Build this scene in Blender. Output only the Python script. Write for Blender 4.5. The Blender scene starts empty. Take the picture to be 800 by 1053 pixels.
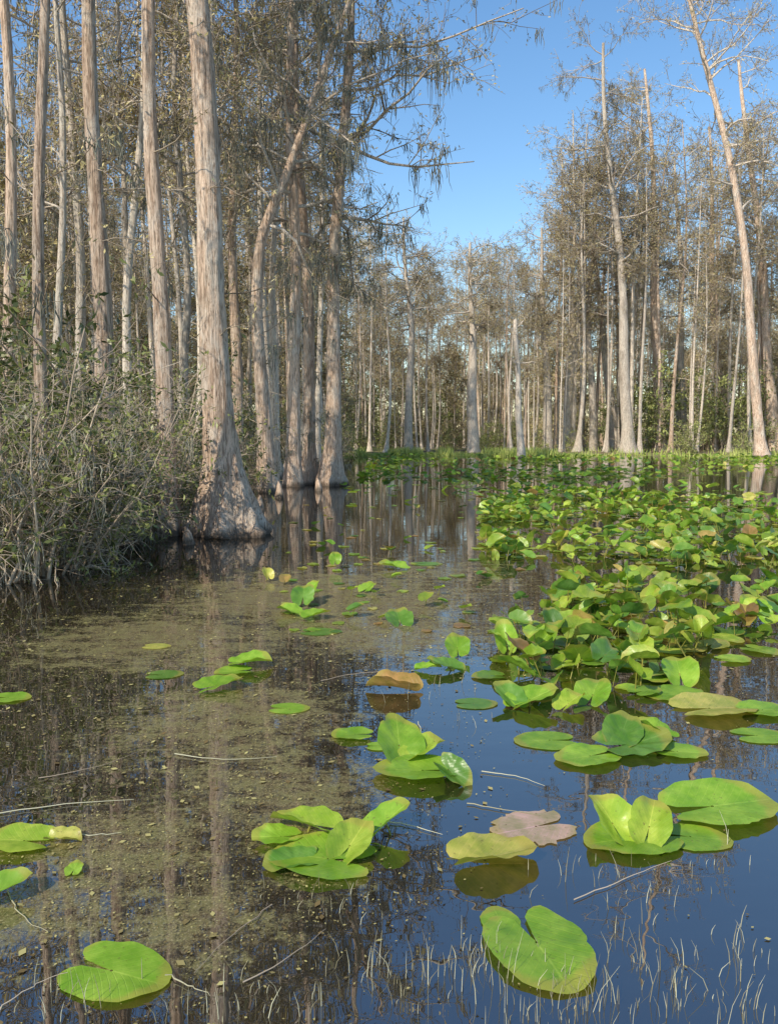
import bpy, math
import numpy as np
from mathutils import Vector

# ------------------------------------------------------------------ camera maths
F=826.0; CAMH=1.3; HOR=445.0
PITCH=math.atan((526.5-HOR)/F)
cp,sp=math.cos(PITCH),math.sin(PITCH)
def ray(u,v):
    x=(u-400)/F; yc=(526.5-v)/F
    return np.array([x, cp+yc*sp, -sp+yc*cp])
def onz(u,v,z=0.0):
    d=ray(u,v); t=(z-CAMH)/d[2]
    return np.array([d[0]*t,d[1]*t,z])
def atY(u,v,Y):
    d=ray(u,v); t=Y/d[1]
    return np.array([d[0]*t,Y,CAMH+d[2]*t])

scn=bpy.context.scene
RNG=np.random.default_rng(7)
def norm(a): return a/(np.linalg.norm(a,axis=-1,keepdims=True)+1e-9)

# ------------------------------------------------------------------ materials
def newmat(name):
    m=bpy.data.materials.new(name); m.use_nodes=True
    nt=m.node_tree; nt.nodes.clear()
    out=nt.nodes.new('ShaderNodeOutputMaterial')
    return m,nt,out
def N(nt,t,**k):
    n=nt.nodes.new(t)
    for a,b in k.items(): setattr(n,a,b)
    return n
def math_(nt,op,a,b=None,c=None):
    n=nt.nodes.new('ShaderNodeMath'); n.operation=op
    for i,x in enumerate((a,b,c)):
        if x is None: continue
        if isinstance(x,(int,float)): n.inputs[i].default_value=x
        else: nt.links.new(x,n.inputs[i])
    return n.outputs[0]
def mix(nt,fac,a,b,mode='MIX'):
    n=nt.nodes.new('ShaderNodeMix'); n.data_type='RGBA'; n.blend_type=mode
    if isinstance(fac,(int,float)): n.inputs[0].default_value=fac
    else: nt.links.new(fac,n.inputs[0])
    for i,x in ((6,a),(7,b)):
        if isinstance(x,(tuple,list)): n.inputs[i].default_value=(*x[:3],1)
        else: nt.links.new(x,n.inputs[i])
    return n.outputs[2]
def noise(nt,vec,scale,detail=3,rough=.55,sc=None):
    n=nt.nodes.new('ShaderNodeTexNoise'); n.inputs['Scale'].default_value=scale
    n.inputs['Detail'].default_value=detail; n.inputs['Roughness'].default_value=rough
    if sc is not None:
        mp=nt.nodes.new('ShaderNodeMapping'); mp.inputs['Scale'].default_value=sc
        nt.links.new(vec,mp.inputs[0]); vec=mp.outputs[0]
    nt.links.new(vec,n.inputs[0]); return n.outputs[0]
def ramp(nt,fac,lo,hi):
    n=nt.nodes.new('ShaderNodeMapRange'); n.interpolation_type='SMOOTHSTEP'
    n.inputs[1].default_value=lo; n.inputs[2].default_value=hi
    nt.links.new(fac,n.inputs[0]); return n.outputs[0]

def bark_mat(name,c1,c2,c3):
    m,nt,out=newmat(name); L=nt.links
    tc=N(nt,'ShaderNodeTexCoord'); oi=N(nt,'ShaderNodeObjectInfo'); ge=N(nt,'ShaderNodeNewGeometry')
    sx=N(nt,'ShaderNodeSeparateXYZ'); L.new(ge.outputs['Position'],sx.inputs[0])
    n1=noise(nt,tc.outputs['Object'],1,5,.7,(34,34,1.6))
    n2=noise(nt,tc.outputs['Object'],1,5,.65,(4,4,1.5))
    n3=noise(nt,tc.outputs['Object'],1,3,.6,(60,60,7))
    n4=noise(nt,tc.outputs['Object'],1,4,.6,(2.2,2.2,.7))
    col=mix(nt,ramp(nt,n1,.38,.58),c2,c1)
    col=mix(nt,ramp(nt,n2,.47,.64),col,c3)
    col=mix(nt,math_(nt,'MULTIPLY',ramp(nt,n3,.5,.66),.8),col,(c2[0]*.45,c2[1]*.42,c2[2]*.4))
    col=mix(nt,math_(nt,'MULTIPLY',ramp(nt,n4,.52,.7),.5),col,(.19,.15,.11))
    f=math_(nt,'MULTIPLY_ADD',oi.outputs['Random'],.5,.75)
    cb=N(nt,'ShaderNodeCombineColor')
    for i in range(3): L.new(f,cb.inputs[i])
    col=mix(nt,1.0,col,cb.outputs[0],'MULTIPLY')
    zz=math_(nt,'ADD',sx.outputs[2],math_(nt,'MULTIPLY',n2,-.2))
    wet=ramp(nt,zz,.05,-.08)
    col=mix(nt,math_(nt,'MULTIPLY',wet,.8),col,(.05,.04,.03))
    b=N(nt,'ShaderNodeBsdfPrincipled'); L.new(col,b.inputs['Base Color']); b.inputs['Roughness'].default_value=.9
    b.inputs['Specular IOR Level'].default_value=.2
    bp=N(nt,'ShaderNodeBump'); bp.inputs['Strength'].default_value=1.; bp.inputs['Distance'].default_value=.05
    L.new(n1,bp.inputs['Height']); L.new(bp.outputs[0],b.inputs['Normal'])
    L.new(b.outputs[0],out.inputs[0]); return m
def leaf_mat(name,c1,c2,trans=.35,rough=.5,scale=1.5):
    m,nt,out=newmat(name); L=nt.links
    ge=N(nt,'ShaderNodeNewGeometry'); oi=N(nt,'ShaderNodeObjectInfo')
    n=noise(nt,ge.outputs['Position'],scale,1)
    f=math_(nt,'ADD',math_(nt,'MULTIPLY',ge.outputs['Random Per Island'],.7),math_(nt,'MULTIPLY',n,.7))
    f=math_(nt,'ADD',f,math_(nt,'MULTIPLY_ADD',oi.outputs['Random'],.4,-.2))
    col=mix(nt,ramp(nt,f,.3,1.05),c1,c2)
    if trans<=0:
        b=N(nt,'ShaderNodeBsdfDiffuse'); L.new(col,b.inputs[0]); L.new(b.outputs[0],out.inputs[0]); return m
    b=N(nt,'ShaderNodeBsdfPrincipled'); L.new(col,b.inputs['Base Color']); b.inputs['Roughness'].default_value=rough
    t=N(nt,'ShaderNodeBsdfTranslucent'); L.new(col,t.inputs[0])
    ms=N(nt,'ShaderNodeMixShader'); ms.inputs[0].default_value=trans
    L.new(b.outputs[0],ms.inputs[1]); L.new(t.outputs[0],ms.inputs[2]); L.new(ms.outputs[0],out.inputs[0])
    return m

M_BARK=bark_mat('cypress_bark',(.70,.53,.39),(.35,.24,.165),(.64,.54,.43))
M_BARK2=bark_mat('pale_bark',(.78,.68,.55),(.48,.39,.30),(.66,.59,.48))
M_TWIG=leaf_mat('twig_bark',(.22,.165,.115),(.53,.44,.33),0,.9)
M_NEEDLE=leaf_mat('cypress_needles',(.27,.22,.10),(.56,.48,.24),0,.8)
M_MOSS=leaf_mat('spanish_moss',(.17,.165,.125),(.34,.33,.26),0,.95)
M_LEAF=leaf_mat('shrub_leaves',(.05,.068,.018),(.28,.30,.085),.28,.4)
M_LEAFD=leaf_mat('bay_leaves',(.13,.16,.05),(.34,.36,.13),0,.45)
M_GRASS=leaf_mat('grass_blades',(.20,.29,.06),(.46,.50,.15),0,.6)
M_REED=leaf_mat('dry_reed',(.22,.19,.11),(.54,.52,.36),0,.7)
M_BIT=leaf_mat('floating_bits',(.14,.10,.045),(.42,.37,.15),.0,.7,3)

def pad_mat():
    m,nt,out=newmat('lily_pad_leaf'); L=nt.links
    uv=N(nt,'ShaderNodeUVMap'); uv.uv_map='UVMap'
    s=N(nt,'ShaderNodeSeparateXYZ'); L.new(uv.outputs[0],s.inputs[0])
    x=math_(nt,'SUBTRACT',s.outputs[0],.5); y=math_(nt,'SUBTRACT',s.outputs[1],.5)
    ay=math_(nt,'ABSOLUTE',y)
    ge=N(nt,'ShaderNodeNewGeometry')
    n=noise(nt,ge.outputs['Position'],10,5,.65)
    a=math_(nt,'SUBTRACT',x,math_(nt,'MULTIPLY',math_(nt,'POWER',ay,.8),.9))
    a=math_(nt,'ADD',a,math_(nt,'MULTIPLY',n,.05))
    w=math_(nt,'SINE',math_(nt,'MULTIPLY',a,66.0))
    vein=ramp(nt,w,.86,1.0)
    mid=ramp(nt,ay,.014,.003)
    at=N(nt,'ShaderNodeAttribute'); at.attribute_name='tint'
    n2=noise(nt,ge.outputs['Position'],70,4,.65)
    col=mix(nt,ramp(nt,n,.32,.72),(.64,.74,.55),(1.2,1.08,1.3))
    col=mix(nt,1.0,at.outputs['Color'],col,'MULTIPLY')
    light=mix(nt,1.0,col,(1.5,1.28,1.8),'MULTIPLY')
    col=mix(nt,math_(nt,'MULTIPLY',vein,.32),col,light)
    col=mix(nt,math_(nt,'MULTIPLY',mid,.85),col,light)
    spot=ramp(nt,n2,.61,.71)
    col=mix(nt,math_(nt,'MULTIPLY',spot,.65),col,(.15,.11,.035))
    r=math_(nt,'SQRT',math_(nt,'ADD',math_(nt,'MULTIPLY',x,x),math_(nt,'MULTIPLY',y,y)))
    rim=math_(nt,'MULTIPLY',ramp(nt,math_(nt,'ADD',r,math_(nt,'MULTIPLY',n,.26)),.53,.63),.55)
    col=mix(nt,rim,col,(.42,.34,.07))
    b=N(nt,'ShaderNodeBsdfPrincipled'); L.new(col,b.inputs['Base Color'])
    L.new(math_(nt,'MULTIPLY_ADD',n,.35,.18),b.inputs['Roughness'])
    b.inputs['Specular IOR Level'].default_value=.5
    bp=N(nt,'ShaderNodeBump'); bp.inputs['Strength'].default_value=.34; bp.inputs['Distance'].default_value=.004
    L.new(math_(nt,'ADD',math_(nt,'MULTIPLY',vein,-.5),math_(nt,'MULTIPLY',n,2.6)),bp.inputs['Height']); L.new(bp.outputs[0],b.inputs['Normal'])
    t=N(nt,'ShaderNodeBsdfTranslucent'); L.new(mix(nt,1.0,col,(1.25,1.15,.5),'MULTIPLY'),t.inputs[0])
    ms=N(nt,'ShaderNodeMixShader'); ms.inputs[0].default_value=.33
    L.new(b.outputs[0],ms.inputs[1]); L.new(t.outputs[0],ms.inputs[2]); L.new(ms.outputs[0],out.inputs[0])
    return m
M_PAD=pad_mat()

MATBLOBS=[((330,615),2.4,1.0),((180,655),1.9,.85),((400,650),1.3,.95),((230,740),1.2,.9),((280,820),.85,.85),((140,870),.7,.85),((60,930),.5,.8),((200,950),.55,.75),((330,900),.4,.6),((560,640),1.8,.6),((440,590),2.6,.6),((60,700),1.0,.4)]
def water_mat():
    m,nt,out=newmat('swamp_water'); L=nt.links
    ge=N(nt,'ShaderNodeNewGeometry'); P=ge.outputs['Position']
    f=None
    for (uvp,r,s) in MATBLOBS:
        c=onz(*uvp)
        d=N(nt,'ShaderNodeVectorMath',operation='DISTANCE'); L.new(P,d.inputs[0]); d.inputs[1].default_value=tuple(c)
        g=math_(nt,'MULTIPLY',ramp(nt,d.outputs['Value'],r,0.),s)
        f=g if f is None else math_(nt,'MAXIMUM',f,g)
    big=noise(nt,P,1.3,6,.7); fine=noise(nt,P,42,8,.85); mid=noise(nt,P,6,6,.75,(1,1.6,1)); spk=noise(nt,P,130,3,.7)
    v=math_(nt,'ADD',math_(nt,'MULTIPLY',f,.6),math_(nt,'MULTIPLY',big,.7))
    v=math_(nt,'ADD',v,math_(nt,'MULTIPLY',fine,1.3)); v=math_(nt,'ADD',v,math_(nt,'MULTIPLY',mid,1.1))
    mask=math_(nt,'MULTIPLY',ramp(nt,v,1.79,2.03),.62)
    bcol=mix(nt,ramp(nt,mid,.38,.62),(.17,.115,.05),(.24,.215,.07))
    bcol=mix(nt,ramp(nt,spk,.5,.66),bcol,(.50,.42,.20))
    bcol=mix(nt,ramp(nt,fine,.5,.4),bcol,(.07,.052,.024))
    b=N(nt,'ShaderNodeBsdfPrincipled'); b.inputs['Base Color'].default_value=(.016,.012,.007,1)
    b.inputs['Roughness'].default_value=.006; b.inputs['IOR'].default_value=3.2
    bp=N(nt,'ShaderNodeBump'); bp.inputs['Strength'].default_value=.06; bp.inputs['Distance'].default_value=.02
    L.new(noise(nt,P,2.6,2,.5,(1,2.0,1)),bp.inputs['Height']); L.new(bp.outputs[0],b.inputs['Normal'])
    d=N(nt,'ShaderNodeBsdfPrincipled'); L.new(bcol,d.inputs['Base Color']); d.inputs['Roughness'].default_value=.5
    bp2=N(nt,'ShaderNodeBump'); bp2.inputs['Strength'].default_value=.6; bp2.inputs['Distance'].default_value=.01
    L.new(fine,bp2.inputs['Height']); L.new(bp2.outputs[0],d.inputs['Normal'])
    ms=N(nt,'ShaderNodeMixShader'); L.new(mask,ms.inputs[0]); L.new(b.outputs[0],ms.inputs[1]); L.new(d.outputs[0],ms.inputs[2])
    L.new(ms.outputs[0],out.inputs[0]); return m
def ground_mat():
    m,nt,out=newmat('swamp_soil'); L=nt.links
    ge=N(nt,'ShaderNodeNewGeometry'); P=ge.outputs['Position']
    a=noise(nt,P,.5,4); b_=noise(nt,P,9,5,.7)
    col=mix(nt,ramp(nt,a,.4,.62),(.18,.14,.09),(.2,.22,.08))
    col=mix(nt,ramp(nt,b_,.5,.7),col,(.34,.27,.18))
    b=N(nt,'ShaderNodeBsdfDiffuse'); L.new(col,b.inputs[0])
    L.new(b.outputs[0],out.inputs[0]); return m

# ------------------------------------------------------------------ mesh building
class MB:
    def __init__(s): s.v=[];s.f=[];s.m=[];s.sm=[];s.n=0;s.mats=[];s.uv=[];s.t=[];s.hasuv=False
    def mi(s,mat):
        if mat not in s.mats: s.mats.append(mat)
        return s.mats.index(mat)
    def add(s,v,f,mat,smooth=True,uv=None,tint=None):
        v=np.asarray(v,float).reshape(-1,3); f=np.asarray(f,np.int64).reshape(-1,4)
        s.v.append(v); s.f.append(f+s.n); s.n+=len(v)
        s.m.append(np.full(len(f),s.mi(mat))); s.sm.append(np.full(len(f),smooth))
        if uv is not None: s.hasuv=True
        s.uv.append(np.zeros((len(v),2)) if uv is None else uv)
        s.t.append(np.tile([1,1,1,1.],(len(v),1)) if tint is None else np.tile([*tint,1.],(len(v),1)))
    def mesh(s,name):
        v=np.concatenate(s.v); f=np.concatenate(s.f); me=bpy.data.meshes.new(name)
        me.vertices.add(len(v)); me.vertices.foreach_set('co',v.astype(np.float32).ravel())
        me.loops.add(f.size); me.loops.foreach_set('vertex_index',f.astype(np.int32).ravel())
        me.polygons.add(len(f)); me.polygons.foreach_set('loop_start',(np.arange(len(f))*4).astype(np.int32))
        me.polygons.foreach_set('material_index',np.concatenate(s.m).astype(np.int32))
        me.polygons.foreach_set('use_smooth',np.concatenate(s.sm).astype(bool))
        for m in s.mats: me.materials.append(m)
        me.update(calc_edges=True)
        if s.hasuv:
            uv=np.concatenate(s.uv)[f.ravel()]
            l=me.uv_layers.new(name='UVMap'); l.data.foreach_set('uv',uv.astype(np.float32).ravel())
            a=me.attributes.new('tint','FLOAT_COLOR','POINT'); a.data.foreach_set('color',np.concatenate(s.t).astype(np.float32).ravel())
        me.validate()
        return me
def obj(name,me,loc=(0,0,0),rz=0,sc=1,parent=None):
    o=bpy.data.objects.new(name,me); scn.collection.objects.link(o)
    o.location=loc; o.rotation_euler=(0,0,rz); o.scale=(sc,sc,sc) if isinstance(sc,(int,float)) else sc
    if parent: o.parent=parent
    return o
def empty(name):
    o=bpy.data.objects.new(name,None); scn.collection.objects.link(o); return o

def tubes(mb,P,R,sides,mat):
    m,n,_=P.shape
    T=norm(np.gradient(P,axis=1))
    ref=np.zeros((m,1,3)); flat=np.abs(T[:,:,2]).mean(1)<.75
    ref[flat,0]=[0,0,1]; ref[~flat,0]=[1,0,0]
    U=norm(np.cross(T,np.broadcast_to(ref,T.shape))); V=np.cross(T,U)
    th=np.arange(sides)*2*np.pi/sides
    if R.ndim==2: R=R[:,:,None]
    X=P[:,:,None,:]+R[...,None]*(np.cos(th)[None,None,:,None]*U[:,:,None,:]+np.sin(th)[None,None,:,None]*V[:,:,None,:])
    i=np.arange(m)[:,None,None]*n*sides; j=np.arange(n-1)[None,:,None]*sides; k=np.arange(sides)[None,None,:]; k2=(k+1)%sides
    f=np.stack(np.broadcast_arrays(i+j+k,i+j+k2,i+j+sides+k2,i+j+sides+k),-1)
    mb.add(X,f,mat,True)
def spawn(rng,P,R,k,t0,t1,length,spread,n,up,jit,rr,rtip,rmax=9,grow=None,horiz=0.):
    m,q,_=P.shape; idx=np.repeat(np.arange(m),k); c=len(idx)
    t=rng.uniform(t0,t1,c); s=t*(q-1); i=np.minimum(s.astype(int),q-2); f=(s-i)[:,None]
    pos=P[idx,i]*(1-f)+P[idx,i+1]*f; rad=R[idx,i]*(1-f[:,0])+R[idx,i+1]*f[:,0]
    T=norm(P[idx,i+1]-P[idx,i]); r=rng.normal(size=(c,3)); r[:,2]*=(1-horiz)
    pe=norm(r-(r*T).sum(1,keepdims=True)*T)
    a=rng.normal(spread,.22,c)[:,None]; d=T*np.cos(a)+pe*np.sin(a)
    Ln=length*rng.uniform(.55,1.25,c)
    if grow is not None: Ln=Ln*grow((t-t0)/(t1-t0))
    Q=np.zeros((c,n,3)); Q[:,0]=pos
    for j in range(1,n):
        d=norm(d+rng.normal(size=(c,3))*jit+np.array([0,0,up])); Q[:,j]=Q[:,j-1]+d*(Ln/(n-1))[:,None]
    rb=np.clip(rad*rr,rtip,rmax)
    RR=rb[:,None]*(1-np.linspace(0,1,n))+rtip*np.linspace(0,1,n)
    return Q,RR
def leaves(mb,rng,P,k,L,W,mat,t0=.2,droop=0.,spreadpos=0.03):
    m,q,_=P.shape; idx=np.repeat(np.arange(m),k); c=len(idx)
    t=rng.uniform(t0,1,c); s=t*(q-1); i=np.minimum(s.astype(int),q-2); f=(s-i)[:,None]
    pos=P[idx,i]*(1-f)+P[idx,i+1]*f+rng.normal(size=(c,3))*spreadpos
    T=norm(P[idx,i+1]-P[idx,i])
    d=norm(T*.6+rng.normal(size=(c,3))*.7+np.array([0,0,-droop]))
    s_=norm(np.cross(d,rng.normal(size=(c,3))+np.array([0,0,1.2])))
    l=(L*rng.uniform(.6,1.3,c))[:,None]; w=(W*rng.uniform(.7,1.2,c))[:,None]
    V=np.stack([pos,pos+d*l*.5+s_*w*.5,pos+d*l,pos+d*l*.5-s_*w*.5],1)
    mb.add(V,np.arange(c*4).reshape(-1,4),mat,False)
def moss(mb,rng,P,k,L,sc=1.):
    m,q,_=P.shape; idx=np.repeat(np.arange(m),k); c=len(idx)
    t=rng.uniform(.1,1,c); s=t*(q-1); i=np.minimum(s.astype(int),q-2); f=(s-i)[:,None]
    pos=P[idx,i]*(1-f)+P[idx,i+1]*f
    ln=np.repeat(rng.uniform(.25,1.1,c),10)
    n=10
    pos=np.repeat(pos,n,0)+rng.normal(size=(c*n,3))*np.array([.07,.07,.02])*sc
    c*=n; ll=L*ln*rng.uniform(.4,1.1,c)
    Q=np.zeros((c,4,3)); Q[:,0]=pos
    for j in range(1,4): Q[:,j]=Q[:,j-1]+np.array([0,0,-1])*(ll/3)[:,None]+rng.normal(size=(c,3))*.03*sc
    R=np.tile([.006,.010,.008,.002],(c,1))*sc
    tubes(mb,Q,R,3,M_MOSS)

def cypress(rng,H,r0,rb,path=None,crown=.45,nl=26,limb=2.8,k2=7,k3=6,leafk=3,sides=10,rings=26,mossk=0,flare=.5,bark=None,lobes=5,twig=.9,lowtw=10,tipr=.2,tw=.004,lL=.13,lW=.035,up=.06):
    mb=MB(); bark=bark or M_BARK
    z=np.concatenate([[-.5,-.15,0],H*np.linspace(0.008,1,rings)**1.35])
    n=len(z)
    if path is None:
        w=rng.normal(size=(2,2))*.012*H
        x=w[0,0]*np.sin(z/H*3)+w[0,1]*np.sin(z/H*7)*.4; y=w[1,0]*np.sin(z/H*3.3)+w[1,1]*np.sin(z/H*6)*.4
    else:
        x=np.interp(z,path[:,2],path[:,0]); y=np.interp(z,path[:,2],path[:,1])
        ker=np.array([.25,.5,.25])
        for _ in range(3): x[1:-1]=np.convolve(x,ker,'valid'); y[1:-1]=np.convolve(y,ker,'valid')
        y=y+.02*H*np.sin(z/H*4+rng.uniform(0,6))*np.clip(z/H,0,1)
        x=x+.006*H*np.sin(z/H*9+rng.uniform(0,6))*np.clip(z/H*3,0,1)
    P=np.stack([x,y,z],1)[None]
    zz=np.clip(z,0,None)
    R=r0*(1-(1-tipr)*(zz/H)**.9)
    th=np.arange(sides)*2*np.pi/sides; ph=rng.uniform(0,6)
    lob=np.cos(lobes*th+ph)*.6+np.cos((lobes+3)*th+ph*2)*.4
    fl=np.exp(-(zz/flare)**1.3)
    Rf=R[:,None]+(rb-r0)*fl[:,None]*(1+.38*lob[None])+R[:,None]*.11*lob[None]*np.exp(-zz/4)[:,None]
    Rf*=1+.05*rng.normal(size=Rf.shape)
    tubes(mb,P,Rf[None],sides,bark)
    R=R[None]
    g=lambda t:(.55+.6*np.sin(np.clip(t,0,1)*2.6+.3))
    tc=(crown)**(1/1.35)
    A,RA=spawn(rng,P,R,nl,tc,.99,limb,1.3,6,up,.24,.42,.012,.13,g,.5)
    tubes(mb,A,RA,5,M_BARK2)
    B,RB=spawn(rng,A,RA,k2,.2,1,limb*.42,.8,4,.04,.28,.6,tw*1.5,.035,None,.4)
    tubes(mb,B,RB,3,M_TWIG)
    C,RC=spawn(rng,B,RB,k3,.15,1,twig*.6,.8,3,-.02,.28,.6,tw,.010)
    tubes(mb,C,RC,3,M_TWIG)
    if leafk: leaves(mb,rng,C,leafk,lL,lW,M_NEEDLE,.2,.1,.04)
    if mossk:
        moss(mb,rng,A,mossk,1.0); moss(mb,rng,B,1,.45)
    if lowtw:
        D,RD=spawn(rng,P,R,lowtw,.12,tc,.9,1.3,5,-.03,.3,.15,.003,.012); tubes(mb,D,RD,3,M_TWIG)
        E,RE=spawn(rng,D,RD,4,.2,1,.4,.8,3,0,.3,.6,.002,.006); tubes(mb,E,RE,3,M_TWIG)
        leaves(mb,rng,E,3,.08,.03,M_NEEDLE)
        if mossk: moss(mb,rng,D,1,.5)
    return mb

def shrub(rng,H,nst,leafk,leafmat,bare=0.,spread=.5,L=.075,W=.028,k2=8,k3=6,mossy=0):
    mb=MB()
    a=rng.uniform(0,6.28,nst); d=np.stack([np.cos(a)*spread*rng.uniform(.2,1,nst),np.sin(a)*spread*rng.uniform(.2,1,nst),np.ones(nst)],1); d=norm(d)
    n=8; Q=np.zeros((nst,n,3)); Q[:,0]=np.stack([rng.normal(0,.22,nst),rng.normal(0,.22,nst),np.full(nst,-.25)],1)
    l=H*rng.uniform(.5,1.1,nst)
    for j in range(1,n):
        d=norm(d+rng.normal(size=(nst,3))*.17+np.array([0,0,.03])); Q[:,j]=Q[:,j-1]+d*(l/(n-1))[:,None]
    R=np.linspace(.016,.005,n)[None]*rng.uniform(.6,1.2,nst)[:,None]
    tubes(mb,Q,R,5,M_TWIG)
    B,RB=spawn(rng,Q,R,k2,.12,1,H*.30,.85,6,-.03,.28,.6,.002,.008); tubes(mb,B,RB,3,M_TWIG)
    C,RC=spawn(rng,B,RB,k3,.1,1,H*.12,.8,4,-.04,.3,.6,.0015,.003); tubes(mb,C,RC,3,M_TWIG)
    if leafk:
        keep=rng.uniform(size=len(C))>bare
        leaves(mb,rng,C[keep],leafk,L,W,leafmat,.15,.15,.015)
    if mossy: moss(mb,rng,B[::mossy],1,.35,.7)
    return mb

# ------------------------------------------------------------------ world + sun
SUN_AZ=math.radians(218); SUN_EL=math.radians(41)   # azimuth clockwise from +Y
w=bpy.data.worlds.new('World'); scn.world=w; w.use_nodes=True
nt=w.node_tree; bg=nt.nodes['Background']
sky=nt.nodes.new('ShaderNodeTexSky'); sky.sky_type='NISHITA'; sky.sun_disc=False
sky.sun_elevation=SUN_EL; sky.sun_rotation=SUN_AZ; sky.air_density=1.25; sky.dust_density=.5; sky.ozone_density=3.0
hs=nt.nodes.new('ShaderNodeHueSaturation'); hs.inputs['Saturation'].default_value=1.17; hs.inputs['Value'].default_value=1.3
nt.links.new(sky.outputs[0],hs.inputs['Color']); nt.links.new(hs.outputs[0],bg.inputs[0]); bg.inputs[1].default_value=.15
sd=bpy.data.lights.new('sun','SUN'); sd.energy=5.0; sd.angle=math.radians(.5); sd.color=(1,.91,.77)
so=bpy.data.objects.new('sun',sd); scn.collection.objects.link(so)
dv=Vector((math.sin(SUN_AZ)*math.cos(SUN_EL),math.cos(SUN_AZ)*math.cos(SUN_EL),math.sin(SUN_EL)))
so.rotation_euler=dv.to_track_quat('Z','Y').to_euler(); so.location=dv*50

# ------------------------------------------------------------------ ground + water
bankpts=np.array([onz(u,v)[:2] for u,v in [(-900,760),(-500,660),(-150,610),(40,590),(150,556),(215,530),(285,505),(350,489)]])
def xbank(y):
    return np.interp(y,bankpts[:,1],bankpts[:,0],left=-3.5,right=bankpts[-1,0])
FARY=46.0
gx=np.concatenate([[-400,-200,-100],np.arange(-60,61,1.),[100,200,400]]); gy=np.concatenate([[-100,-30],np.arange(-10,110,1.),[150,250,500]])
X,Y=np.meshgrid(gx,gy)
hl=np.clip((xbank(Y)-X)/2.5,-1,1); hf=np.clip((Y-FARY-1.5*np.sin(X*.3))/3,-1,1)
h=np.maximum(hl*.3,hf)
Z=np.where(h>0,h*.13,h*.7)-.06+RNG.normal(size=X.shape)*.04+.05*np.sin(X*.9)*np.cos(Y*.7)
mb=MB(); ny,nx=X.shape
i=np.arange(ny-1)[:,None]*nx+np.arange(nx-1)[None]
mb.add(np.stack([X,Y,Z],-1),np.stack([i,i+1,i+nx+1,i+nx],-1),ground_mat()); obj('ground',mb.mesh('ground'))
mb=MB(); mb.add([[-400,-100,0],[400,-100,0],[400,500,0],[-400,500,0]],[[0,1,2,3]],water_mat(),False); obj('water',mb.mesh('water'))

# ------------------------------------------------------------------ individually seen cypresses
def hero(pts,wmid,wbase,H,seed,vref=300,name='cypress_tree',**k):
    rng=np.random.default_rng(seed)
    b=onz(*pts[0]); Yd=b[1]
    W=np.array([atY(u,v,Yd) for u,v in pts])-[b[0],Yd,0]
    if W[-1,2]<H:
        sl=(W[-1,0]-W[-2,0])/(W[-1,2]-W[-2,2])*.6
        W=np.vstack([W,[W[-1,0]+sl*(H-W[-1,2]),0,H]])
    W=np.vstack([[W[0,0],0,-.6],W])
    r=wmid/2*Yd/F*.9; rb=wbase/2*Yd/F
    zref=atY(400,vref,Yd)[2]; r0=r/(1-.8*(zref/H)**.9) if zref<H*.8 else r*1.3
    mb=cypress(rng,H,r0,max(rb,r0*1.15),path=W,**k)
    return obj(name,mb.mesh(name),(b[0],b[1],0))
HT=dict(sides=22,rings=46,nl=18,limb=2.4,leafk=3,k2=6,k3=5,up=-.01)
HT1={**HT,'flare':.62,'sides':32,'rings':60}
hero([(237,549),(226,440),(214,300),(208,150),(202,-10)],28,80,17,1,crown=.55,lobes=6,**HT1)
hero([(172,550),(168,380),(162,150),(158,-10)],17,30,15,2,crown=.55,**HT)
hero([(108,535),(104,330),(100,150),(94,-10)],18,32,17,3,crown=.5,**HT)
hero([(46,575),(45,350),(42,150),(38,-10)],13,24,13,4,crown=.6,mossk=1,**HT)
hero([(14,540),(10,300),(4,100),(0,-10)],13,26,15,5,crown=.5,mossk=1,**HT)
hero([(275,506),(268,330),(269,245),(292,185),(325,85),(372,-30)],13,28,12.5,6,crown=.4,mossk=2,tipr=.12,**HT)
hero([(302,500),(301,300),(300,150),(305,0)],12,22,17,7,crown=.35,mossk=1,**HT)
hero([(319,498),(314,300),(309,100),(306,-10)],11,24,17,8,crown=.35,mossk=1,**HT)
hero([(341,499),(345,330),(350,200),(357,0)],14,32,16,9,crown=.42,mossk=3,flare=.6,sides=20,rings=46,nl=22,limb=3.3,leafk=4,k2=7,k3=5,up=-.02,lL=.1)
hero([(244,495),(243,300),(240,150),(238,0)],10,19,16,10,crown=.38,mossk=1,**HT)
hero([(134,512),(132,300),(142,100),(146,0)],9,15,15,11,crown=.35,bark=M_BARK2,mossk=1,**HT)
hero([(80,510),(79,300),(76,100),(72,0)],10,18,16,12,crown=.35,bark=M_BARK2,mossk=1,**HT)
hero([(186,502),(190,300),(180,100),(184,0)],8,15,15,13,crown=.35,bark=M_BARK2,**HT)
hero([(284,492),(283,300),(286,100),(280,0)],7,13,17,14,crown=.35,bark=M_BARK2,**HT)
hero([(58,518),(60,300),(64,100),(60,0)],8,14,15,15,crown=.35,bark=M_BARK2,**HT)
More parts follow.
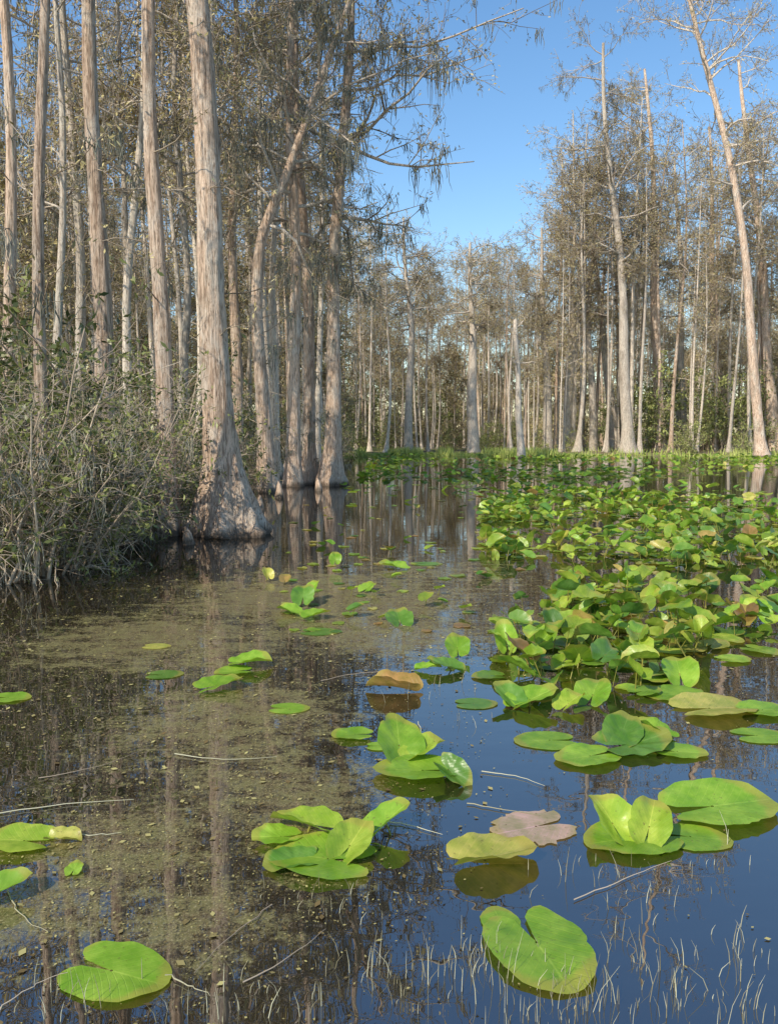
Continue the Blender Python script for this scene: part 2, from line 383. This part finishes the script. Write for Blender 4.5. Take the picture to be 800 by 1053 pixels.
# right bank
RT=dict(sides=12,rings=30,k2=7,k3=6,leafk=4,lowtw=14,tw=.007,up=.0)
hero([(646,467),(640,330),(630,180),(622,60)],9,21,24,21,crown=.5,nl=30,limb=3.4,mossk=1,flare=.7,bark=M_BARK2,**RT)
hero([(678,465),(675,330),(668,200),(664,80)],8,17,24.5,22,crown=.5,nl=30,limb=3.2,mossk=1,**RT)
hero([(783,470),(768,300),(745,150),(712,-20)],9,19,30,23,crown=.45,nl=36,limb=3.2,**RT)
hero([(797,465),(785,300),(768,180),(760,60)],9,17,25,24,crown=.45,nl=28,limb=3.2,**RT)
hero([(741,463),(736,330),(728,190),(722,60)],7,12,23,25,crown=.45,nl=28,limb=2.8,**RT)
hero([(632,464),(622,350),(603,230),(592,150)],6,11,19,26,crown=.5,nl=24,limb=2.6,bark=M_BARK2,**RT)
hero([(701,463),(700,330),(697,200)],6,11,21,27,crown=.5,nl=26,limb=2.6,bark=M_BARK2,**RT)
hero([(563,466),(560,330),(556,250)],5,9,14.,28,crown=.5,nl=22,limb=2.4,bark=M_BARK2,**RT)
hero([(487,467),(485,330),(484,290)],5,9,12.5,29,crown=.6,nl=22,limb=2.2,bark=M_BARK2,**RT)
hero([(536,471),(532,400),(530,330)],5,9,7,30,vref=400,crown=.7,nl=8,limb=.9,bark=M_BARK2,sides=12,rings=24,k2=4,k3=4,leafk=1,lowtw=6,tipr=.5)
hero([(610,465),(606,330),(612,200)],5,9,18,31,crown=.5,nl=26,limb=2.6,bark=M_BARK2,**RT)
hero([(585,465),(587,330),(590,260)],5,9,15,32,crown=.5,nl=24,limb=2.4,bark=M_BARK2,**RT)
hero([(420,467),(422,330),(418,280)],4.5,9,14,33,crown=.55,nl=24,limb=2.4,bark=M_BARK2,**RT)

# ------------------------------------------------------------------ forest masses
var=[]
for s in range(7):
    rng=np.random.default_rng(100+s)
    H=[17,19,16,18,15,17,14][s]
    mb=cypress(rng,H,[.12,.14,.10,.12,.08,.10,.07][s],[.3,.36,.22,.28,.18,.24,.15][s],crown=[.6,.62,.5,.62,.5,.55,.4][s],nl=18,limb=[2.0,2.3,1.7,2.1,1.6,1.8,1.3][s],k2=6,k3=5,leafk=3,sides=8,rings=18,lowtw=12,bark=M_BARK if s==3 else M_BARK2,tw=.007,lL=.14,lW=.045)
    var.append(mb.mesh('forest_cypress'))
THK=[]
for s in range(3):
    mb=cypress(np.random.default_rng(160+s),9,.045,.10,crown=.06,nl=34,limb=1.4,k2=5,k3=4,leafk=4,sides=6,rings=12,lowtw=0,bark=M_BARK2,tw=.009,lL=.2,lW=.08,up=.1)
    THK.append(mb.mesh('sapling'))
rng=np.random.default_rng(5)
def scatter(parent,meshes,pts,s0,s1,name,lim=None):
    for p in pts:
        k=rng.uniform(s0,s1)
        if lim is not None: k=lim(p[0],p[1],k)
        obj(name,meshes[rng.integers(len(meshes))],(p[0],p[1],p[2] if len(p)>2 else -.05),rng.uniform(0,6.28),(k*rng.uniform(.9,1.1),k*rng.uniform(.9,1.1),k),parent)
e=empty('flooded_cypress_forest'); pts=[]
while len(pts)<100:
    y=rng.uniform(14,46); x=rng.uniform(-30,-1.5)
    lim=xbank(np.array(y))-.8
    if x<lim and x>-y*.68-3: pts.append((x,y))
scatter(e,var,pts,.75,1.1,'trunk_and_crown')
pts=[]
while len(pts)<26:
    y=rng.uniform(24,46); x=rng.uniform(-28,-3)
    if x<xbank(np.array(y))-1.5 and x>-y*.6: pts.append((x,y))
scatter(e,THK,pts,.7,1.1,'sapling')
def lim(x,y,k):
    u=400+F*x/y
    # younger, lower trees in the middle of the far treeline
    t=np.interp(u,[330,380,440,550,600],[.28,.26,.215,.205,.36])
    return min(k,(t*y+1.3)/17.5)
e=empty('distant_cypress_forest'); pts=[]
while len(pts)<380:
    y=49+48*rng.uniform()**1.3; x=rng.uniform(-45,58)
    if -y*.45-3<x<y*.6+4: pts.append((x,y,-.05))
scatter(e,var,pts,.85,1.15,'trunk_and_crown',lim)
pts=[]
while len(pts)<22:
    y=rng.uniform(50,60); x=rng.uniform(12,34)
    pts.append((x,y,-.05))
scatter(e,var[:4],pts,1.1,1.3,'trunk_and_crown')
pts=[(x,rng.uniform(58,96),-.05) for x in rng.uniform(-45,58,110)]
scatter(e,THK,pts,.6,1.1,'sapling')
pts=[(x,100+rng.uniform(-3,10),-.05) for x in np.arange(-60,72,1.2)]
scatter(e,THK,pts,1.2,1.7,'sapling')
e=empty('cypress_stand'); pts=[(rng.uniform(28,44),rng.uniform(30,52)) for _ in range(18)]
scatter(e,var,pts,.9,1.2,'trunk_and_crown')

# ------------------------------------------------------------------ shrubs
S=[]
for s in range(3): S.append(shrub(np.random.default_rng(200+s),2.6,11,9,M_LEAF,.25,.5,.08,.032,7,6,24).mesh('leafy_shrub'))
BARE=[shrub(np.random.default_rng(210+s),2.4,15,6,M_LEAF,.5,.6,.07,.027,8,6,10).mesh('twiggy_shrub') for s in range(2)]
BAY=[shrub(np.random.default_rng(220+s),6.,9,6,M_LEAFD,.2,.3,.25,.09,8,7).mesh('bay_shrub') for s in range(3)]
FS=[shrub(np.random.default_rng(230+s),3.,9,5,M_LEAFD,.3,.5,.18,.07,6,5).mesh('bank_shrub') for s in range(2)]
for (u,v,k,kind) in [(-30,592,1.15,1),(18,592,.95,1),(62,584,.85,1),(104,566,.8,1),(138,556,.75,1),(170,540,.7,0),
                     (40,562,1.3,0),(90,550,1.25,1),(-70,575,1.4,0),(-20,560,1.4,0),(262,506,.6,1),(150,528,1.25,0),(190,512,1.25,0),(20,580,1.1,0),(120,545,1.1,1),(75,570,1.0,1)]:
    b=onz(u,v); lst=S if kind==0 else BARE
    obj('leafy_shrub' if kind==0 else 'twiggy_shrub',lst[rng.integers(len(lst))],(b[0],b[1],0),rng.uniform(0,6.28),k)
e=empty('swamp_undergrowth')
pts=[]
while len(pts)<50:
    y=rng.uniform(11.5,44); x=rng.uniform(-26,-1)
    if x<xbank(np.array(y))-.6 and x>-y*.6-3: pts.append((x,y,0))
scatter(e,S+BARE+FS,pts,.7,1.3,'undergrowth_shrub')
e=empty('far_bank_shrubs')
pts=[(x,48+rng.uniform(0,8),-.05) for x in rng.uniform(-32,36,46)]
scatter(e,FS,pts,.4,.9,'bank_shrub')
pts=[(x,y,.05) for x,y in [(18,53),(22,53),(25,54),(22.5,57),(29,53),(-8,57),(-13,56),(20,60),(31,55),(-17,54)]]
scatter(e,BAY,pts,.8,1.2,'bay_shrub')
pts=[(x,rng.uniform(60,98),.05) for x in rng.uniform(-45,55,60)]
scatter(e,BAY+FS,pts,.5,1.1,'understory_shrub')

mb=MB(); rg=np.random.default_rng(9); c=11000
gxp=np.where(rg.uniform(size=c)<.55,rg.uniform(-4,11,c),rg.uniform(-28,36,c)); gyp=44.5+rg.exponential(2.0,c)+1.0*np.sin(gxp*.6)
hh=rg.uniform(.08,.36,c)*(.6+.9*(np.sin(gxp*1.7)*np.sin(gxp*.73+1)>.0)); base=np.stack([gxp,gyp,np.full(c,-.02)],1)
dd=rg.normal(size=(c,3))*.25; dd[:,2]=1; sd_=norm(rg.normal(size=(c,3))*[1,1,0])*.025
V=np.stack([base-sd_,base+sd_,base+dd*hh[:,None]+sd_*.2,base+dd*hh[:,None]-sd_*.2],1)
mb.add(V,np.arange(c*4).reshape(-1,4),M_GRASS,False); obj('bank_grass',mb.mesh('bank_grass'))

# ------------------------------------------------------------------ lily pads
def Rz(a): c,s=math.cos(a),math.sin(a); return np.array([[c,-s,0],[s,c,0],[0,0,1]])
def Ry(a): c,s=math.cos(a),math.sin(a); return np.array([[c,0,s],[0,1,0],[-s,0,c]])
def Rx(a): c,s=math.cos(a),math.sin(a); return np.array([[1,0,0],[0,c,-s],[0,s,c]])
def pad(mb,rng,c,size,yaw,fold=0.,pitch=0.,roll=0.,tint=(.2,.36,.05),nt_=30,nr=5,stem=True,wave=.03,curl=.0,org=(0,0,0),ragged=0.):
    gap=rng.uniform(.05,.22)
    th=np.linspace(-math.pi+gap,math.pi-gap,nt_); at=np.abs(th)
    r=1/np.sqrt((np.cos(th)/.60)**2+(np.sin(th)/.41)**2)
    back=np.clip((at-1.7)/1.2,0,1); r=r*(1-.12*back)
    e=np.clip((at-2.55)/(math.pi-gap-2.55),0,1); r=r*(1-.38*e**2.5)
    r=r*(1+.02*np.sin(th*5+rng.uniform(0,6))+(.010+ragged)*rng.normal(size=nt_))
    if nt_>24 and rng.uniform()<.3:   # an insect-bitten notch
        r=r*(1-rng.uniform(.06,.15)*np.exp(-((th-rng.uniform(-2,2))/.13)**2))
    rr=np.linspace(.02,1,nr)**.9
    X=np.outer(rr,r*np.cos(th)); Y=np.outer(rr,r*np.sin(th))
    uv=np.stack([X+.5,Y+.5],-1).reshape(-1,2)
    q=np.sqrt(X**2+Y**2)/.5
    Z=wave*q**2*np.sin(th*rng.integers(2,5)+rng.uniform(0,6))[None]+wave*.45*q**2*np.sin(th*9+rng.uniform(0,6))[None]+curl*q**2*.3
    a=fold*np.clip(np.abs(Y)/.25,0.2,1)**.6
    Y2=Y*np.cos(a)-0; Z2=Z*np.cos(a)+np.abs(Y)*np.sin(a)
    Z2=Z2-(.35*abs(pitch))*X*np.abs(X)*1.2
    V=np.stack([X-.08,Y2,Z2],-1).reshape(-1,3)*size
    V=V@(Rz(yaw)@Ry(-pitch)@Rx(roll)).T
    V=V+np.array(c)
    flat=(abs(fold)+abs(pitch)+abs(roll))<.12
    if flat: V[:,2]=np.maximum(V[:,2],.004)
    i=(np.arange(nr-1)[:,None]*nt_+np.arange(nt_-1)[None])
    mb.add(V-np.array(org),np.stack([i,i+nt_,i+nt_+1,i+1],-1),M_PAD,True,uv,tint)
    if stem and not flat and c[2]>.02:
        a0=np.array(c)+(Rz(yaw)@Ry(-pitch)@Rx(roll))@np.array([-.08*size,0,0]); b0=a0+np.array([rng.normal()*.06,rng.normal()*.06,-a0[2]-.15])
        mdl=(a0+b0)/2+np.array([rng.normal()*.02,rng.normal()*.02,0])
        P=np.stack([a0,mdl,b0])[None]-np.array(org)
        tubes(mb,P,np.array([[.004,.005,.006]])*(size/.25),6,M_PAD)
        mb.t[-1][:]=[tint[0]*.8,tint[1]*.7,tint[2],1]
GREENS=[(.26,.44,.04),(.34,.51,.05),(.19,.36,.045),(.42,.55,.065),(.12,.26,.045),(.31,.43,.05)]
BROWN=[(.50,.37,.10),(.52,.50,.10),(.36,.22,.07),(.56,.52,.13)]
def pick(rng,pb=.08):
    t=np.array(BROWN[rng.integers(4)] if rng.uniform()<pb else GREENS[rng.integers(6)])
    return tuple(t*rng.uniform(.75,1.15))
G=(.29,.50,.045); GD=(.16,.33,.045); GY=(.42,.57,.06); BR=(.54,.33,.09); YB=(.54,.53,.11); PK=(.64,.47,.32)
clumps=[
 [(556,975,0.01,112,-75,.05,.02,0,G),(514,948,.0,42,100,.0,0,0,G)],
 [(122,1000,.005,100,-20,.03,0,0,G)],
 [(330,882,.01,106,170,.10,.03,.0,G),(362,866,.03,56,60,.5,.4,.2,GY),(400,842,.05,56,35,.45,.5,-.2,G),(314,846,.03,74,165,.35,.15,.2,GY),(285,860,.015,50,190,.2,.1,0,G),(300,886,.01,56,200,.25,.05,0,GD)],
 [(508,880,.012,90,10,.35,.05,-.15,YB)],
 [(545,852,.0,84,200,0,0,0,PK)],
 [(627,842,.05,58,110,.5,.6,.1,GY),(668,846,.05,54,60,.5,.65,.2,GY),(648,862,.01,92,190,.08,.0,0,G),(715,862,.0,66,-10,0,0,0,G),(740,828,.015,108,10,.14,.04,.05,G)],
 [(410,762,.06,60,95,.35,.65,.25,G),(436,770,.04,50,30,.4,.35,0,GY),(428,792,.015,88,185,.14,.05,.05,G),(466,796,.03,44,-40,.6,-.4,.3,GD)],
 [(405,706,.02,60,165,.6,.1,.1,BR)],
 [(548,718,.04,58,20,.35,.3,0,G),(522,716,.04,42,120,.5,.5,0,GD),(530,684,.05,50,150,.35,.4,.3,G),(610,712,.04,46,60,.35,.5,0,G),(586,722,.03,38,40,.5,.4,0,GY),(566,700,.03,38,-100,.5,.3,.2,GD)],
 [(560,762,.0,64,180,0,0,0,G),(602,778,.01,66,200,.1,0,0,G),(652,764,.02,78,15,.22,.08,.1,GD),(700,773,.005,50,-10,.1,0,0,G),(640,752,.04,50,60,.35,.4,.2,GD),(672,750,.03,44,140,.4,.3,.2,G)],
 [(735,728,.01,84,10,.15,0,0,YB),(694,714,.005,64,180,.05,0,0,G),(782,757,.0,52,0,0,0,0,G),(788,730,.01,54,0,.1,0,0,G),(698,690,.05,44,80,.4,.5,0,G),(775,626,.08,34,90,.3,.8,0,G)],
 [(226,704,.02,50,30,.3,.15,0,G),(258,680,.03,46,10,.35,.12,0,G),(240,690,.01,40,190,.1,0,0,G)],
 [(298,729,.0,42,0,0,0,0,G)],[(170,694,.0,38,10,0,0,0,GD)],[(362,755,.01,44,180,.1,0,0,G),(392,768,.0,30,0,0,0,0,G)],
 [(312,612,.08,30,90,.4,.7,0,GD),(298,628,.03,32,160,.4,.3,0,G),(325,632,.03,32,20,.4,.2,0,G),(322,604,.10,20,60,.5,.8,0,G)],
 [(345,574,.10,16,90,.3,.9,0,G)],[(275,590,.06,18,120,.6,.8,0,YB)],
 [(410,636,.03,36,100,.3,.4,0,GD)],[(440,580,.0,32,0,0,0,0,GD),(405,582,.03,34,160,.3,.2,0,G)],
 [(20,864,.01,66,175,.15,.05,0,GY),(66,862,.01,34,0,.5,0,0,YB)],[(4,914,.03,50,30,.5,.3,0,G)],[(12,718,.0,38,0,.1,0,0,G)],
 [(77,893,.01,18,90,.2,.2,0,G)],[(162,665,.0,28,0,0,0,0,YB),(330,650,.0,42,0,0,0,0,GD)],
 [(470,664,.06,32,90,.4,.6,0,G),(458,684,.03,42,170,.3,.3,0,GD),(440,686,.02,30,0,.3,.2,0,G)],
 [(490,724,.0,44,0,0,0,0,GD)],[(378,604,.03,22,60,.3,.4,0,G)],
]
for i,cl in enumerate(clumps):
    rg=np.random.default_rng(400+i); mb=MB(); org=onz(cl[0][0],cl[0][1])
    for (u,v,z,wpx,yaw,fo,pi_,ro,ti) in cl:
        c=onz(u,v,z); size=wpx*np.linalg.norm(c-[0,0,CAMH])*.97/F
        a=abs(math.cos(math.radians(yaw))); size/= (a*1.0+(1-a)*.86)
        pad(mb,rg,c,size*.94,math.radians(yaw),fo,pi_,ro,tuple(np.array(ti)*rg.uniform(.85,1.1)),52,9,wave=.016 if fo<.2 else .045,org=org,ragged=.05 if ti is PK else 0)
    nm='dead_lily_pad' if cl[0][8] in (PK,BR) else ('lily_pad' if len(cl)==1 else 'lily_pad_clump')
    obj(nm,mb.mesh(nm),tuple(org))

poly=[(540,506),(500,520),(490,540),(500,570),(498,605),(520,640),(505,668),(500,700),(560,705),(620,700),(660,735),(720,745),(860,760),(1000,740),(980,640),(960,560),(900,530),(700,512)]
PW=np.array([onz(u,v)[:2] for u,v in poly])
def inside(x,y,P):
    r=False; n=len(P); j=n-1
    for i in range(n):
        if (P[i,1]>y)!=(P[j,1]>y) and x<(P[j,0]-P[i,0])*(y-P[i,1])/(P[j,1]-P[i,1])+P[i,0]: r=not r
        j=i
    return r
rg=np.random.default_rng(77); mb=MB(); cnt=0
from mathutils import noise as mn
for _ in range(13500):
    y=rg.uniform(3.3,20); x=rg.uniform(0,13)
    if not inside(x,y,PW): continue
    dn=mn.noise(Vector((x*.8,y*.5,3)))+.4*mn.noise(Vector((x*2.2,y*1.6,9)))
    if rg.uniform()> .48+dn*2.0: continue
    s=rg.uniform(.09,.24); er=rg.uniform()
    near=y<9
    nt_,nr=(28,6) if near else (16,3)
    if er<.3: pad(mb,rg,(x,y,rg.uniform(.003,.02)),s,rg.uniform(0,6.28),rg.uniform(0,.12),0,0,pick(rg,.16),nt_,nr,wave=.02)
    else: pad(mb,rg,(x,y,rg.uniform(.03,.18)),s,rg.uniform(0,6.28),rg.uniform(.15,.8),rg.normal(.3,.45),rg.normal(0,.4),pick(rg,.08),nt_,nr,wave=.06)
    cnt+=1
print('bed pads',cnt)
obj('lily_pad_bed',mb.mesh('lily_pad_bed'))
mb=MB(); cnt=0
for _ in range(12000):
    y=rg.uniform(14,45); x=rg.uniform(-3,29)
    if x>y*.6: continue
    n=mn.noise(Vector((x*.12,y*.35,7)))+.5*mn.noise(Vector((x*.5,y*.5,2)))
    band=max(math.exp(-((y-39)/4.5)**2)*1.0, math.exp(-((y-24-.25*(x-2))/3.2)**2)*.8*(1 if x>-1 else .5), math.exp(-((y-17.5)/1.8)**2)*.75*(1 if x>1.2 else 0), .75*math.exp(-((x+.6-y*.0)/1.6)**2)*(y>21))
    if rg.uniform()>band*(.5+n*1.8): continue
    if x< xbank(np.array(y))+.6: continue
    flat=rg.uniform()<.55
    pad(mb,rg,(x,y,rg.uniform(.005,.02) if flat else rg.uniform(.04,.14)),rg.uniform(.18,.30),rg.uniform(0,6.28),0 if flat else rg.uniform(.2,.6),0 if flat else rg.normal(.2,.35),0 if flat else rg.normal(0,.3),pick(rg,.05),12,3,False,wave=.04)
    cnt+=1
print('far pads',cnt)
obj('lily_pad_mat',mb.mesh('lily_pad_mat'))
mb=MB()
for _ in range(110):
    u=rg.uniform(290,540); v=rg.uniform(505,650); c=onz(u,v)
    if c[0]<xbank(c[1])+1.2: continue
    if rg.uniform()<.3: pad(mb,rg,(c[0],c[1],rg.uniform(.02,.07)),rg.uniform(.08,.17),rg.uniform(0,6.28),.5,.4,0,pick(rg,.25),16,3)
    else: pad(mb,rg,(c[0],c[1],.006),rg.uniform(.07,.16),rg.uniform(0,6.28),0,0,0,pick(rg,.35),16,3)
obj('loose_lily_pads',mb.mesh('loose_lily_pads'))

# ------------------------------------------------------------------ floating debris, twigs, reeds
mb=MB(); rg=np.random.default_rng(11); pos=[]
for (uvp,r,s) in MATBLOBS:
    c=onz(*uvp); n=int(1700*r*r*s) ; a=rg.uniform(0,6.28,n); q=r*rg.uniform(0,1,n)**.7
    pos.append(np.stack([c[0]+np.cos(a)*q,c[1]+np.sin(a)*q],1))
pos.append(np.stack([rg.uniform(-3,3,1800),rg.uniform(1.6,9,1800)],1))
pos=np.concatenate(pos); c=len(pos)
sz=rg.uniform(.0015,.006,c)*(1+1.8*(rg.uniform(size=c)>.95)); a=rg.uniform(0,6.28,c)
d=np.stack([np.cos(a),np.sin(a),rg.normal(0,.1,c)],1); p=np.stack([-np.sin(a),np.cos(a),rg.normal(0,.1,c)],1)*.6
B=np.concatenate([pos,np.full((c,1),.004)],1)
V=np.stack([B-d*sz[:,None],B+p*sz[:,None],B+d*sz[:,None],B-p*sz[:,None]],1)
mb.add(V,np.arange(c*4).reshape(-1,4),M_BIT,False); obj('floating_duckweed_debris',mb.mesh('debris'))
def stick(p0,p1,r,name,mat):
    rg=np.random.default_rng(int(abs(p0[0]*1000))+3)
    a=onz(*p0,.006); b=onz(*p1,.006); t=np.linspace(0,1,11)[:,None]
    L=np.linalg.norm(b-a); P=a*(1-t)+b*t
    side=norm(np.array([-(b-a)[1],(b-a)[0],0])); P=P+side*(np.sin(t*3.14)*rg.normal()*.07*L)
    P[1:-1,:2]+=rg.normal(size=(9,2))*.003
    mb=MB(); tubes(mb,P[None]-a,np.linspace(r,r*.3,11)[None],6,mat); obj(name,mb.mesh(name),tuple(a))
for p0,p1 in [((-10,838),(138,822)),((170,1003),(216,1024)),((60,858),(125,856)),((400,845),(455,858)),((180,775),(285,778)),((8,915),(50,958)),((495,793),(560,808)),((480,826),(560,838)),((430,742),(425,775))]:
    stick(p0,p1,.0022,'floating_stem',M_REED)
for p0,p1 in [((250,1010),(335,955)),((590,925),(690,885)),((330,700),(420,690)),((40,800),(150,770)),((280,930),(200,1000)),((0,1040),(70,1000))]:
    stick(p0,p1,.0018,'floating_twig',M_TWIG)
mb=MB(); rg=np.random.default_rng(12); Ps=[]
for (cu,cv,su,n) in [(490,985,25,30),(585,1025,22,40),(545,1045,25,24),(650,990,20,20),(700,1010,26,18),(765,985,16,16),(740,1045,30,24),(600,900,40,14),(450,1010,30,26),(660,930,24,12),(640,1040,50,24),(350,930,30,16),(400,1000,50,30),(450,720,25,12),(300,1030,60,24),(710,900,40,12),(200,1040,50,20),(60,1030,40,16),(240,930,40,12)]:
    for _ in range(n):
        b=onz(rg.normal(cu,su),rg.normal(cv,14)); h=rg.uniform(.01,.075)*(1.5 if rg.uniform()<.2 else .9); l=rg.normal(.02,.28,2)
        Ps.append([[b[0],b[1],-.02],[b[0]+l[0]*h*.4,b[1]+l[1]*h*.4,h*.5],[b[0]+l[0]*h*1.05,b[1]+l[1]*h*1.05,h]])
Ps=np.array(Ps); tubes(mb,Ps,np.tile([.0010,.0008,.0003],(len(Ps),1))*rg.uniform(.6,1.3,(len(Ps),1)),4,M_REED); obj('reed_stubble',mb.mesh('reed_stubble'))
for k,(u,v,h) in enumerate([(266,528,.3),(286,512,.35),(327,505,.3),(355,498,.25),(195,560,.2)]):
    b=onz(u,v); rg=np.random.default_rng(50+k); z=np.linspace(-.3,h,9)
    r=.09*(1-((z+.3)/(h+.3))**2)+.02; th=np.arange(12)*2*np.pi/12
    R=r[:,None]*(1+.15*np.cos(3*th+k))[None]*(1+.05*rg.normal(size=(9,12))); R[-1]*=.1
    P=np.stack([.03*np.sin(z*5+k),.03*np.cos(z*4),z],1); mb=MB(); tubes(mb,P[None],R[None],12,M_BARK); obj('cypress_knee',mb.mesh('cypress_knee'),tuple(b))

# ------------------------------------------------------------------ camera
cd=bpy.data.cameras.new('camera'); cam=bpy.data.objects.new('camera',cd); scn.collection.objects.link(cam)
cd.sensor_fit='VERTICAL'; cd.sensor_height=24; cd.lens=24*F/1053; cd.clip_start=.05; cd.clip_end=2000
cam.location=(0,0,CAMH); cam.rotation_euler=(math.pi/2-PITCH,0,0); scn.camera=cam
scn.view_settings.view_transform='Standard'; scn.view_settings.look='None'; scn.view_settings.exposure=0
